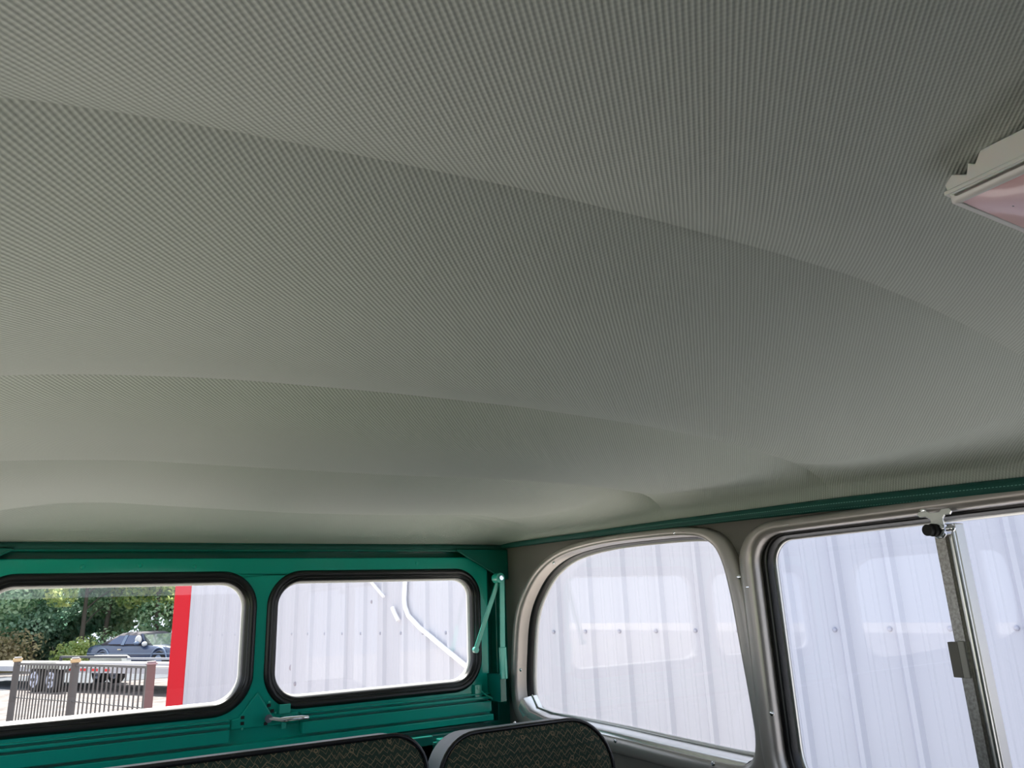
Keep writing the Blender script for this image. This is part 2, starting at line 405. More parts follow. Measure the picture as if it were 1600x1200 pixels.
# bright sloping sill under the quarter window
bot = [(0.954, -0.2554), (1.045, -0.2538), (1.158, -0.2513), (1.292, -0.2471), (1.427, -0.2449), (1.551, -0.2442), (1.613, -0.2378), (1.637, -0.2120)]
m = MB()
pf = [(.0035, -.039), (.0025, -.022), (.000, -.004), (-.004, .006), (-.020, .0130), (-.029, .010)]
vs = [PR(u, v + dv, h) for u, v in bot for dv, h in pf]
m.add(vs, [(i * 6 + q, i * 6 + q + 1, (i + 1) * 6 + q + 1, (i + 1) * 6 + q) for i in range(len(bot) - 1) for q in range(5)], True)
sl_ = m.build('window_sill', mat('polished_pale_sill', (.90, .91, .93), .22, metal=.85), wq); sl_['label'] = 'bright polished pale sill'
m = MB(); m.tube([PR(u, v + .0045, -.026) for u, v in bot], .0018, 8); m.build('sill_bead', ALU, sl_)
# sliding window
ws = window('window_2', slider, 'long sliding side window with galvanised divider and thick grey trim', .034, .014, .011,
            [(.893, .013), (.878, -.176), (.798, .103), (.580, .099), (.30, .099)], .013, scl=lambda n: 1 - .40 * max(0, n.y) ** 2)
m = MB(); m.prism(rrect(.572, .868, -.305, .087, .05, 8, (.002, .077, .041, .002)), PR, -.022, -.0255); m.build('glass_pane', GLASSB, ws)
m = MB(); m.prism(rrect(-.08, .572, -.305, .087, .05, 8, (.05, .002, .002, .04)), PR, -.0165, -.020); m.build('glass_pane', GLASSB, ws)
# divider: flat strip, raised ridge, thin bead
dv = MB(); dv.box(XR - .004, XR + .014, .5645, .579, -.300, .080); d0 = dv.build('divider_channel', GALV, ws, bevel=.001)
dv = MB(); dv.tube([(XR - .0075, .5535, -.300), (XR - .0075, .5535, .078)], .0045, 12); dv.box(XR - .006, XR + .014, .548, .5655, -.300, .079)
dr = dv.build('divider_ridge', ALU, d0, bevel=.0012); dr['label'] = 'bright raised ridge of the divider'
dv = MB(); dv.box(XR - .012, XR - .003, .5605, .5625, -.300, .078); dv.build('divider_bead', GALV, d0)
# finger pull block on the divider
m = MB(); m.box(XR - .014, XR - .004, .5695, .583, -.108, -.066); pb = m.build('pull_block', BLOCK, ws, bevel=.0012); pb['label'] = 'taupe plastic pull block on the divider'
m = MB(); m.box(XR - .015, XR - .004, .5615, .5695, -.108, -.065); m.build('block_edge', BLOCK2, pb, bevel=.001)
# latch bracket: winged plate, barrel with black knob
m = MB()
plate = [(.537, .0925), (.540, .0965), (.550, .0965), (.554, .0935), (.566, .0935), (.570, .0965), (.580, .0965), (.584, .0925), (.580, .0885), (.572, .0885), (.567, .0850), (.567, .064), (.562, .060), (.554, .060), (.550, .064), (.550, .0850), (.547, .0885), (.540, .0885)]
m.prism(plate, lambda u, v, h: (XR - .024 - h, u, v), 0, .003)
m.tube([(XR - .014, .558, .070), (XR - .030, .558, .070)], .0085, 16)
m.tube([(XR - .026, .548, .071), (XR - .026, .541, .071)], .0035, 12)
m.ball((XR - .026, .541, .071), .004, .004, .004)
m.tube([(XR - .026, .567, .072), (XR - .026, .549, .072)], .0048, 12)
lb = m.build('latch_bracket', CHROME, ws, bevel=.0008)
m = MB(); m.tube([(XR - .028, .5635, .071), (XR - .041, .5655, .071)], .0072, 20); m.tube([(XR - .030, .562, .071), (XR - .034, .563, .071)], .0082, 20); m.build('knob', RUBM, lb, bevel=.001)['label'] = 'round black rubber knob'

# teal welt along the headliner edge
def welt(pts, r, name, label, flat=.55):
    m = MB(); m.tube(pts, r, 14)
    o = m.build(name, TEALW); tag(o, label, 'trim', kind='structure')
    return o
wp = [(XR - .009, y, z_edge(y) - .002 - .004 * max(0, (1.2 - y)) / 1.2) for y in [1.70 - .05 * k for k in range(57)]]
m = MB(); m.tube(wp, .0085, 14, rs=[.0068 + .0045 * min(1, max(0, (1.3 - p[1]) / 1.0)) for p in wp])
o = m.build('trim_1', TEALW); tag(o, 'dark teal stitched cord running along the right edge of the headliner', 'trim', kind='structure')
for dz, dxx in ((.0005, .0098), (-.0068, .0068)):
    st = MB()
    y = 1.2
    while y > .30:
        z = z_edge(y) - .002 - .004 * max(0, (1.2 - y)) / 1.2; rr = .0068 + .0045 * min(1, max(0, (1.3 - y) / 1.0)); k = rr / .0100
        st.bar((XR - .009 - dxx * k, y, z + dz * k), (XR - .009 - dxx * k, y - .0024, z + dz * k), .0008, .0008)
        y -= .0044
    s_ = st.build('stitching', STITCH, o); s_['kind'] = 'stuff'
m = MB(); m.tube([(XL + .004, y, z_edge(y) - .006) for y in (1.70, 1.2, .7, .2, -.3, -1.1)], .008, 12)
tag(m.build('trim_2', TEALW), 'dark teal cord along the left edge of the headliner', 'trim', kind='structure')
m = MB(); m.tube([(XL, 1.698, .1395), (.4, 1.699, .1385), (XR, 1.698, .1395)], .0075, 12)
tag(m.build('trim_3', TEALW), 'dark teal cord along the rear edge of the headliner above the tailgate', 'trim', kind='structure')

# ------------------------------------------------------------------ rear body opening and tailgate
PB = lambda u, v, h: (u, YB - h, v)           # h = towards the cabin
gx0, gx1 = XC - .548, XC + .548
mb = MB()
body_out = [(XL - .03, -.75), (XR + .03, -.75), (XR + .03, .150), (XL - .03, .150)]
mb.plate(body_out, [[(gx0 - .020, -.262), (gx1 + .020, -.262), (gx1 + .022, .1300), (gx0 - .022, .1300)]], PB, 0, -.06)
back = mb.build('wall_back', TEALD, bevel=.002)
tag(back, 'teal metal body frame in shade darkened paint around the tailgate opening', 'wall', kind='structure')
# gusset in each upper corner, ledge under the headliner, lower inner panels
for sx in (1, -1):
    px = lambda x: XC + sx * (x - XC)
    m = MB(); m.prism([(px(.855), .1345), (px(.999), .1345), (px(.999), .062), (px(.985), .062)], PB, .006, .018)
    m.bar((px(.855), YB - .019, .1325), (px(.985), YB - .019, .063), .003, .004); m.build('corner_gusset', TEALD, back, bevel=.001)
m = MB(); m.box(XL, XR, 1.692, 1.700, .1305, .1345); m.build('header_ledge', TEALD, back, bevel=.0015)
m = MB(); m.box(gx0 - .02, gx1 + .02, 1.724, 1.732, .108, .15); m.box(gx0 - .05, gx0 + .012, 1.724, 1.732, -.30, .15); m.box(gx1 - .012, gx1 + .05, 1.724, 1.732, -.30, .15); m.box(gx0 - .02, gx1 + .02, 1.724, 1.732, -.30, -.250); m.build('outer_gutter', TEALD, back)
m = MB()                                                     # lower body below the gate
m.box(gx0, gx1, 1.66, 1.70, -.306, -.268); m.box(gx0, gx1, 1.675, 1.70, -.47, -.31)
m.box(.70, .86, 1.60, 1.66, -.47, -.275); m.box(.865, .99, 1.60, 1.67, -.36, -.285); m.build('lower_rear_panel', TEALD, back, bevel=.004)
m = MB(); m.box(.690, .750, 1.60, 1.612, -.47, -.262); m.box(.758, .790, 1.585, 1.605, -.47, -.268); m.box(.800, .835, 1.59, 1.60, -.47, -.262)
m.box(.56, .690, 1.61, 1.62, -.47, -.275); m.build('latch_pillar', TEALD, back, bevel=.002)
m = MB(); m.tube([(.845, 1.60, -.292), (.96, 1.60, -.280)], .006, 12); m.build('lower_rod', TEALD, back)
m = MB(); m.box(.462, .500, 1.64, 1.655, -.290, -.262); m.tube([(.48, 1.64, -.272), (.48, 1.628, -.272)], .007, 14); m.build('striker_box', TEALST, back, bevel=.002)
for (x, z) in ((.470, -.283), (.489, -.283), (.480, -.262), (.535, -.277), (.965, -.262)):
    m = MB(); m.ball((x, 1.636 if x < .9 else 1.62, z), .005, .003, .005); m.build('bolt', CHROME, back)

gate = thing('door_1', (XC, YB, -.262), 'teal painted tailgate with two black sealed windows at the rear of the van', 'door', kind='structure')
wr = [rrect(XC + .032, XC + .502, -.170, .068, .05, 12, (.055, .052, .045, .052)), rrect(XC - .488, XC - .032, -.170, .068, .05, 12, (.052, .055, .052, .045))]
m = MB(); m.plate([(gx0 + .006, -.258), (gx1 - .006, -.258), (gx1 - .002, .1165), (gx0 + .002, .1165)], [offset(q, .014) for q in wr], PB, .006, -.022)
m.build('gate_panel', TEAL, gate, bevel=.003)
for k, q in enumerate(wr):
    m = MB(); m.sweep(q, [(-.002, -.012), (-.002, .004), (.002, .009), (.007, .0085), (.009, .0105), (.014, .0125), (.019, .0105), (.0225, .005), (.0215, .000)], PB); sl = m.build('window_seal', RUB, gate)
    m = MB(); m.sweep(q, [(.0045, .0085), (.0055, .0100), (.0072, .0100), (.008, .0088)], PB); m.build('seal_lip', mat('glossy_black_lip', (.02, .02, .022), .12), sl)
    m = MB(); m.sweep(q, [(-.001, -.006), (-.0050, -.010), (-.0052, -.018), (.001, -.024)], PB); m.build('white_frame', WFRAME, sl)
    m = MB(); m.prism(q, PB, -.010, -.0135); m.build('glass_pane', GLASS, gate)
# pressed beads and steps under the windows
m = MB()
for x0, x1 in ((gx0 + .012, XC - .054), (XC + .089, gx1 - .012)):
    m.box(x0, x1, YB - .020, YB - .005, -.2005, -.1975); m.box(x0, x1, YB - .024, YB - .005, -.2105, -.2045); m.box(x0, x1, YB - .026, YB - .005, -.2380, -.2150)
m.box(gx0 + .01, gx1 - .01, YB - .031, YB - .004, -.257, -.2430)
m.build('pressed_bead', TEAL, gate, bevel=.0025)
m = MB(); m.prism([(XC - .050, -.2175), (XC + .085, -.2175), (XC + .085, -.196), (XC + .030, -.194), (XC + .010, -.165), (XC - .0, -.150), (XC - .012, -.165), (XC - .035, -.196), (XC - .050, -.198)], PB, .005, .011)
cp = m.build('latch_panel', TEAL, gate, bevel=.003)
for (x, z) in ((.372, -.196), (.372, -.207), (.423, -.178), (.430, -.189), (.450, -.187), (.418, -.212)):
    m = MB(); m.box(x - .0035, x + .0035, YB - .0118, YB - .0108, z - .003, z + .003); m.build('punched_hole', RUBM, cp)
for (x, z) in ((.372, -.217), (.424, -.172), (.437, -.194), (.462, -.192)):
    m = MB(); m.ball((x, YB - .0115, z), .0028, .0018, .0028); m.build('rivet', TEALST, cp)
m = MB(); m.tube([(.418, YB - .010, -.2005), (.418, YB - .034, -.2005)], .0080, 16); m.tube([(.418, YB - .030, -.2005), (.444, YB - .034, -.2055)], .0040, 12)
m.tube([(.436, YB - .034, -.2045), (.450, YB - .035, -.2055), (.485, YB - .034, -.2060), (.497, YB - .032, -.2070)], .005, 14, rs=[.0035, .0058, .0054, .0042])
m.ball((.497, YB - .032, -.2070), .0045)
lh = m.build('latch_handle', CHROME, gate); lh['label'] = 'chrome T shaped turning latch handle'
m = MB(); m.box(.443, .466, YB - .018, YB - .010, -.1965, -.178); m.box(.448, .458, YB - .020, YB - .012, -.225, -.2); m.build('latch_plate', TEALST, gate, bevel=.0015)
m = MB(); m.box(.898, .916, YB - .016, YB - .006, -.206, -.178); m.tube([(.907, YB - .017, -.185), (.907, YB - .012, -.185)], .004, 12)
m.tube([(.914, YB - .014, -.192), (.926, YB - .02, -.203), (.940, YB - .03, -.212), (.962, YB - .03, -.213)], .0025, 8); m.build('edge_catch', TEALST, gate, bevel=.001)
for (x, z) in ((.06, .101), (.26, .100), (.755, .103), (.16, .103)):
    m = MB(); m.ball((x, YB - .006, z), .0045, .0015, .0045); m.build('dimple', TEAL, gate)
# folding stay at the right edge
stay = thing('support_stay', (.938, 1.64, -.20), 'teal folding metal stay with riveted pivot at the right edge of the tailgate', 'support stay')
m = MB(); m.bar((.940, 1.628, .062), (.884, 1.652, -.100), .011, .003, (0, 1, 0)); m.tube([(.884, 1.646, -.098), (.884, 1.655, -.098)], .007, 14); m.build('upper_arm', TEALST, stay, bevel=.001)
m = MB(); m.bar((.945, 1.622, .060), (.944, 1.628, -.10), .013, .003, (0, 1, 0)); m.bar((.944, 1.628, -.095), (.947, 1.632, -.165), .017, .006, (0, 1, 0)); m.bar((.950, 1.632, -.115), (.952, 1.634, -.165), .007, .012, (0, 1, 0))
m.build('lower_arm', TEALST, stay, bevel=.001)
m = MB(); m.tube([(.938, 1.616, .063), (.938, 1.640, .063)], .0115, 18); m.build('pivot_plate', TEALST, stay, bevel=.0015)
m = MB(); m.tube([(.938, 1.611, .063), (.938, 1.617, .063)], .0055, 14); m.build('pivot_rivet', CHROME, stay, bevel=.001)
m = MB(); m.box(.937, .953, 1.632, 1.70, -.215, -.155); m.build('base_bracket', TEALD, stay, bevel=.001)

# ------------------------------------------------------------------ left wall, floor
PL = lambda u, v, h: (XL + h, u, v)
mb = MB(); mb.plate([(-1.10, -.98), (1.70, -.98), (1.70, .150), (-1.10, .112)],
                    [rrect(.12, 1.05, -.26, .085, .06), smooth_closed([(1.12, -.09), (1.15, -.13), (1.22, -.145), (1.50, -.195), (1.58, -.19), (1.61, -.14), (1.61, .04), (1.56, .09), (1.48, .098), (1.2, .097), (1.13, .085), (1.115, .03)], 5)], PL, 0, -.03)  # unseen openings sized and placed to steer light onto the headliner
tag(mb.build('wall_left', LWALL), 'pale grey left side wall with two unseen openings placed to steer light', 'wall', kind='structure')
mb = MB(); mb.box(XL, XR, -1.10, 1.70, -1.02, -.98); tag(mb.build('floor', FLOORM), 'grey van floor under the seats', 'floor', kind='structure')
mb = MB(); mb.box(XR, XR + .03, -1.10, 1.70, -1.02, -.75); mb.box(XL, XR, 1.70, 1.76, -1.02, -.75); mb.box(XL, XR, -1.13, -1.10, -1.02, -.45)
tag(mb.build('wall_lower', TEALD), 'teal lower body panels under the windows', 'wall', kind='structure')

mb = MB(); mb.plate([(XL, -.45), (XR, -.45), (XR, .118), (XL, .118)], [], lambda u, v, h: (u, -1.10 - h, v), 0, .03)
tag(mb.build('wall_front_blocker', TEALD), 'unseen solid teal front wall added to close off front light', 'wall', kind='structure')  # unseen front, closed without a windscreen to cut front light

# ------------------------------------------------------------------ seats
def seat(x0, x1, ztop, y, rs, label, lean=.10, thick=.055):
    t = thing('rear_seat', ((x0 + x1) / 2, y, -.98), label, 'seat')
    ol = rrect(x0, x1, -.62, ztop, .06, 10, (.03, .03, rs[1], rs[0]))
    pl = lambda u, v, h: (u, y - h - (v - ztop) * lean * -1 * -1, v)
    pl = lambda u, v, h: (u, y - h + (v - ztop) * lean, v)
    # cushion front, slightly crowned
    m = MB(); m.sweep(ol, [(0.0, .010), (-.008, .016), (-.03, .020)], pl); inner = offset(ol, -.03)
    m.add([pl(u, v, .020) for u, v in inner], [tuple(range(len(inner)))], False)
    m.build('backrest', SEATM, t)
    m = MB(); m.sweep(ol, [(.002, .006), (.0, -.010), (-.002, -thick + .012), (-.012, -thick), (-.04, -thick - .002)], pl); m.add([pl(u, v, -thick - .002) for u, v in offset(ol, -.04)], [tuple(range(len(ol)))])
    m.build('back_cover', SEATV, t)
    m = MB(); pts = [pl(u, v, .0115) for u, v in offset(ol, .0005)]; m.tube(pts, .0036, 10, closed=True); m.build('piping', PIPE, t)
    m = MB(); m.prism(rrect(x0, x1, -.72, -.60, .04, 6), lambda u, v, h: (u, y - .02 - h, v), 0, .46); m.build('seat_cushion', SEATM, t, bevel=.01)
    for lx in (x0 + .05, x1 - .05):
        for ly in (y - .40, y - .05):
            m = MB(); m.bar((lx, ly, -.98), (lx, ly, -.72), .03, .03); m.build('seat_leg', RUBM, t)
    return t
seat(-.165, .520, -.179, 1.15, (.05, .055), 'wide rear bench seat in dark green zigzag cloth with black piping')
seat(.541, .865, -.190, 1.15, (.065, .085), 'narrow single rear seat in zigzag cloth under the quarter window', )

# ------------------------------------------------------------------ interior lamp
lamp = thing('interior_lamp', (.535, .175, .262), 'cream plastic roof lamp with a pink reflection painted on its lens on the headliner at the right', 'lamp')
lx0, lx1, ly0, ly1, lz = .468, .605, .085, .219, .2345
side = [(ly0, .2585), (ly0, lz + .001), (ly1 - .004, lz + .001), (ly1, lz + .004), (ly1 + .0015, .2470), (ly1 - .004, .2520), (ly1 - .0125, .2475), (ly1 - .0145, .2545), (ly1 - .0185, .2515), (ly1 - .023, .2585)]
m = MB(); m.prism(side, lambda u, v, h: (lx0 + h, u, v), -.002, .0015); m.prism(side, lambda u, v, h: (lx1 - h, u, v), -.002, .0015)
m.box(lx0 + .002, lx1 - .002, ly1 - .003, ly1, lz + .001, .252); m.box(lx0, lx1, ly0, ly0 + .002, lz + .001, .2585)
m.box(lx0 - .0035, lx1 + .0035, ly0 - .003, ly1 + .0025, lz + .0050, lz + .0078)
m.build('lamp_frame', LAMPW, lamp, bevel=.0008)
m = MB(); rim = rrect(lx0 - .002, lx1 + .002, ly0, ly1 + .001, .004, 4)
m.sweep(rim, [(0, lz + .004), (0, lz), (-.002, lz - .0015), (-.0045, lz - .0015), (-.0055, lz + .001)], lambda u, v, h: (u, v, h)); m.build('lens_rim', mat('white_plastic', (.82, .82, .80), .3), lamp)
m = MB(); n = 14; vs = []
for j in range(n + 1):
    for i in range(n + 1):
        a = i / n; b = j / n; hgt = (1 - (2 * a - 1) ** 4) * (1 - (2 * b - 1) ** 4)
        vs.append((lx0 + .002 + (lx1 - lx0 - .004) * a, ly0 + .003 + (ly1 - ly0 - .005) * b, lz - .0005 - .005 * hgt))
m.add(vs, [(j * (n + 1) + i, j * (n + 1) + i + 1, (j + 1) * (n + 1) + i + 1, (j + 1) * (n + 1) + i) for j in range(n) for i in range(n)], True)
ln = m.build('lens', LENS, lamp, normals=False); ln['label'] = 'lens painted with a pink reflection'
m = MB(); m.ball((.502, .199, lz - .0028), .0045, .0028, .0010); m.build('screw_recess', MARK, ln)

# ------------------------------------------------------------------ ground outside
GV = mat('grey_pink_gravel', (0.235, 0.205, 0.195), 0.95, mottle=(2.6, (0.135, 0.118, 0.112), 1.0), bump=(9, 1.0, 0.08))
GR = mat('pale_bounce_gravel', (0.52, 0.475, 0.44), 0.9, mottle=(3.5, (0.34, 0.31, 0.29), 0.9), bump=(6, 0.8, 0.08))  # unseen gravel near the van, kept paler to bounce light inside
AS = mat('blue_grey_asphalt', (0.055, 0.065, 0.085), 0.9, mottle=(3.0, (0.09, 0.10, 0.12), 0.7))
LITTER = mat('leaf_litter', (0.10, 0.075, 0.045), 0.95, mottle=(2.5, (0.16, 0.14, 0.06), 0.9), bump=(5, .8, .1))
GRASS = mat('grass_ground', (0.20, 0.26, 0.10), 0.95, mottle=(1.5, (0.30, 0.30, 0.16), 0.8), bump=(12, .6, .05))
G = -H
m = MB(); m.add([(-40, -30, G), (40, -30, G), (40, 60, G), (-40, 60, G)], [(0, 1, 2, 3)]); tag(m.build('ground', GR), 'unseen yard around the van kept pale to bounce light inside', 'ground', kind='structure')
m = MB(); m.add([(-40, -30, G + .012), (-1.8, -30, G + .012), (-1.8, -1.0, G + .012), (-40, -1.0, G + .012)], [(0, 1, 2, 3)]); tag(m.build('ground_lawn', GRASS), 'green grass beyond the front left of the van', 'ground', kind='structure')
m = MB(); m.box(-30, 30, 9.0, 50, G - .05, G + .006); tag(m.build('ground_gravel', GV), 'loose pinkish grey gravel under the fence and the trailer', 'ground', kind='structure')
m = MB(); m.box(-14, 12, 27.8, 34.5, G - .02, G + .015); tag(m.build('road', AS), 'blue grey asphalt strip beyond the trailer', 'road', kind='structure')
m = MB(); m.box(-20, 20, 37.5, 60, G - .02, G + .05); tag(m.build('ground_verge', LITTER), 'brown leaf litter under the trees', 'ground', kind='structure')

# ------------------------------------------------------------------ corrugated building
SID = mat('white_painted_siding', (0.54, 0.54, 0.605), 0.45, mottle=(.6, (0.525, 0.525, 0.59), 1.0))
REDM = mat('red_corner_flashing', (0.62, 0.008, 0.020), 0.65, spec=0.15)
bd = thing('metal_building', (3.4, 5.0, G), 'long white corrugated metal building with red corner flashing beside the van', 'building')
d = Vector((0.28329739, -0.95903211, 0)); nrm = Vector((-0.95903211, -0.28329739, 0)); P0 = Vector((2.36777047, 8.5433968, 0)) + d * .004
def W3(s, h, z): q = P0 + d * s + nrm * h; return (q.x, q.y, z)
m = MB(); sec = []
k = -8
while k <= 36:
    s0 = k * .3048
    for ds, h in ((-.040, 0), (-.020, .030), (.006, .030), (.026, 0), (.095, 0), (.103, .0035), (.121, .0035), (.129, 0), (.175, 0), (.183, .0035), (.201, .0035), (.209, 0)): sec.append((s0 + ds + .03, h))
    k += 1
sec = [(s, h) for s, h in sec if s > -2.45]
vs = []
for z in (G, 4.0 - H + 1.5):
    for s, h in sec: vs.append(W3(s, h, z))
nn_ = len(sec); m.add(vs, [(i, i + 1, nn_ + i + 1, nn_ + i) for i in range(nn_ - 1)])
m.build('siding', SID, bd, normals=False)
m = MB(); E0 = -2.42
top = 4.0 - H + 1.5
m.add([W3(E0, .036, G), W3(E0 - .46, .036, G), W3(E0 - .46, -.4, G), W3(E0 - .46, -.4, top), W3(E0 - .46, .036, top), W3(E0, .036, top), W3(E0, 0, G), W3(E0, 0, top)],
      [(0, 1, 4, 5), (1, 2, 3, 4), (6, 0, 5, 7)]); m.build('corner_flashing', REDM, bd)
m = MB(); m.add([W3(E0 - .4, -.02, G), W3(37 * .3048, -.02, G), W3(37 * .3048, -9, G), W3(E0 - .4, -9, G)] + [W3(E0 - .4, -.02, top), W3(37 * .3048, -.02, top), W3(37 * .3048, -9, top), W3(E0 - .4, -9, top)],
      [(0, 1, 5, 4), (1, 2, 6, 5), (2, 3, 7, 6), (3, 0, 4, 7), (4, 5, 6, 7)]); m.build('building_core', SID, bd)
m = MB(); m.add([W3(E0 - .5, .35, top), W3(37.2 * .3048, .35, top), W3(37.2 * .3048, -4.5, top + 1.2), W3(E0 - .5, -4.5, top + 1.2), W3(E0 - .5, .35, top - .12), W3(37.2 * .3048, .35, top - .12)],
      [(0, 1, 2, 3), (0, 1, 5, 4)]); m.build('roof', mat('pale_metal_roof', (.6, .62, .65), .4), bd)
SCRW = mat('siding_screw_head', (0.42, 0.42, 0.50), 0.4)
for k in range(-7, 30):
    m = MB(); q = W3(k * .3048 - .035, .003, -.212); m.ball(q, .014, .014, .014, 10, 6); m.build('screw', SCRW, bd)
DIRT = mat('grey_scuff', (0.36, 0.33, 0.38), 0.7)
for s, z, r in ((-.02, -.55, .035), (.42 * 1, .03, .0), (1.35, .08, .018), (.06, -.71, .022), (8.9 * .3048 * 1.95, -.72, .014)):
    if r:
        m = MB(); m.ball(W3(s, .001, z), r * .8, r * .8, r, 10, 6); m.build('scuff', DIRT, bd)
# bent white tubes added on the wall in place of rear glass reflections
GLINT = mat('white_glass_glint', (0.93, 0.93, 0.95), 0.25)
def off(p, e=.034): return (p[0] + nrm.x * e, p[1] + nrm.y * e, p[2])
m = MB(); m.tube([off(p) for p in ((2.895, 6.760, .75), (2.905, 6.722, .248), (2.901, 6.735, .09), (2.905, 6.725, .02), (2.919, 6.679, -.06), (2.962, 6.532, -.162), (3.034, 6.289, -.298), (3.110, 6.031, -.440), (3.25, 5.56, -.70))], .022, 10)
m.build('bent_glint', GLINT, bd)
m = MB(); m.tube([off(p) for p in ((2.66, 7.55, .50), (2.762, 7.209, .261), (2.816, 7.027, .122))], .016, 10); m.build('short_glint', GLINT, bd)
m = MB(); m.tube([off(p) for p in ((2.852, 6.90, .02), (2.862, 6.87, -.03), (2.878, 6.815, -.10))], .02, 10); m.build('short_glint', GLINT, bd)

# ------------------------------------------------------------------ fence
FB = mat('dark_bronze_fence_metal', (0.125, 0.118, 0.115), 0.5); CAP = mat('tan_post_cap', (0.62, 0.46, 0.25), 0.6); CAPD = mat('grey_post_cap', (0.30, 0.30, 0.32), 0.5)
fen = thing('metal_fence', (.56, 14.2, G), 'low dark metal picket fence in front of the trailer', 'fence')
FA, FBp, FC = Vector((-.23, 15.91)), Vector((.56, 14.20)), Vector((1.40, 12.10))
for p, cm, w in ((FA, CAP, .10), (FBp, CAP, .10), (FC, CAPD, .11)):
    m = MB(); m.box(p.x - w / 2, p.x + w / 2, p.y - w / 2, p.y + w / 2, G, -.60); po = m.build('post', FB, fen)
    m = MB(); m.box(p.x - w / 2 - .02, p.x + w / 2 + .02, p.y - .07, p.y + .07, -.60, -.545 if cm is CAP else -.575)
    m.build('post_cap', cm, po, bevel=.01)
    m = MB(); m.box(p.x - w / 2 - .005, p.x + w / 2 + .005, p.y - .055, p.y + .055, -.545 if cm is CAP else -.575, -.525 if cm is CAP else -.555); m.build('cap_top', CAPD, po, bevel=.01)
for a, b, n in ((FA, FBp, 19), (FBp, FC, 17)):
    for z in (-.635, -1.16, G + .12):
        m = MB(); m.bar((a.x, a.y, z), (b.x, b.y, z), .03, .035 if z != -1.16 else .012); m.build('rail', FB, fen)
    for i in range(1, n):
        q = a + (b - a) * (i / n); m = MB(); m.box(q.x - .011, q.x + .011, q.y - .011, q.y + .011, G + .05, -.64); m.build('picket', FB, fen)

# ------------------------------------------------------------------ trailer
TW = mat('white_trailer_paint', (0.50, 0.50, 0.53), 0.5); FEN = mat('cream_fender', (0.58, 0.59, 0.53), 0.45); TYRE = mat('tyre', (0.018, 0.018, 0.02), 0.8); HUB = mat('white_wheel_disc', (0.62, 0.66, 0.80), 0.4)
REDR = mat('red_reflector', (0.75, 0.02, 0.02), 0.3); DECK = mat('dark_deck', (0.10, 0.10, 0.11), 0.6)
A = Vector((-2.4, 32.0)); B = Vector((4.3, 18.7)); ax = (B - A).normalized(); pn = Vector((-ax.y, ax.x))     # pn points to the far side
if pn.x < 0: pn = -pn
tr = thing('car_trailer', (.9, 26.5, G), 'white flatbed car trailer with tandem wheels behind the fence', 'trailer')
def T(s, w, z): q = A + ax * s + pn * w; return (q.x, q.y, z)
def tbox(m, s0, s1, w0, w1, z0, z1):
    m.add([T(s, w, z) for s in (s0, s1) for w in (w0, w1) for z in (z0, z1)], [(0, 1, 3, 2), (4, 6, 7, 5), (0, 4, 5, 1), (2, 3, 7, 6), (0, 2, 6, 4), (1, 5, 7, 3)])
Lt = (B - A).length
s_near = (Vector((.29, 26.72)) - A).dot(ax)
m = MB(); tbox(m, 0, Lt, -.05, .04, -1.32, -1.18); tbox(m, 0, Lt, 1.75, 1.84, -1.32, -1.18); m.build('side_rail', TW, tr)
m = MB(); tbox(m, s_near + 1.2, Lt, .0, .05, -1.13, -1.07); tbox(m, s_near + 1.2, Lt, 1.75, 1.8, -1.13, -1.07); m.build('upper_rail', TW, tr)
m = MB(); tbox(m, 0, Lt, .04, 1.75, -1.22, -1.17); m.build('deck', DECK, tr)
m = MB(); tbox(m, s_near - .9, s_near + 2.5, .9, .97, -1.02, -.96); tbox(m, s_near - .9, s_near - .85, .9, .97, -1.2, -.96); m.build('deck_bar', DECK, tr)
for w, sd, sh in ((-.28, -1, .75), (2.05, 1, -.15)):
    m = MB(); f = []
    sc = s_near + sh
    prof_f = [(-.92, -1.22), (-.84, -1.08), (-.66, -1.02), (.66, -1.02), (.84, -1.08), (.92, -1.22), (.86, -1.22), (.79, -1.11), (.64, -1.055), (-.64, -1.055), (-.79, -1.11), (-.86, -1.22)]
    m.prism([(sc + u, v) for u, v in prof_f], lambda u, v, h: T(u, h, v), w - .14, w + .14); m.build('fender', FEN, tr, bevel=.02)
    for k in (-1, 1):
        s1 = sc + k * .43; c0 = Vector(T(s1, w - .1, G + .33)); c1 = Vector(T(s1, w + .1, G + .33))
        m = MB(); m.tube([c0, c1], .33, 24); wh = m.build('wheel', TYRE, tr, bevel=.03)
        c2 = Vector(T(s1, w - .112, G + .33)); m = MB(); m.tube([c2, Vector(T(s1, w - .09, G + .33))], .21, 20); hb = m.build('wheel_disc', HUB, wh)
        m = MB()
        for a in range(6):
            q = Vector((0, 0, 0)); aa = a * math.pi / 3; ss = s1 + .13 * math.cos(aa); zz = G + .33 + .13 * math.sin(aa)
            m.tube([T(ss, w - .118, zz), T(ss, w - .108, zz)], .034, 8)
        m.tube([T(s1, w - .16, G + .33), T(s1, w - .1, G + .33)], .045, 10); m.build('hub', DECK, hb)
for s in (1.0, s_near + 1.6, s_near + 2.15, s_near + 2.7, s_near + 3.25, s_near + 6.2):
    m = MB(); tbox(m, s - .14, s + .14, -.06, -.05, -1.275, -1.215); m.build('reflector', REDR, tr)

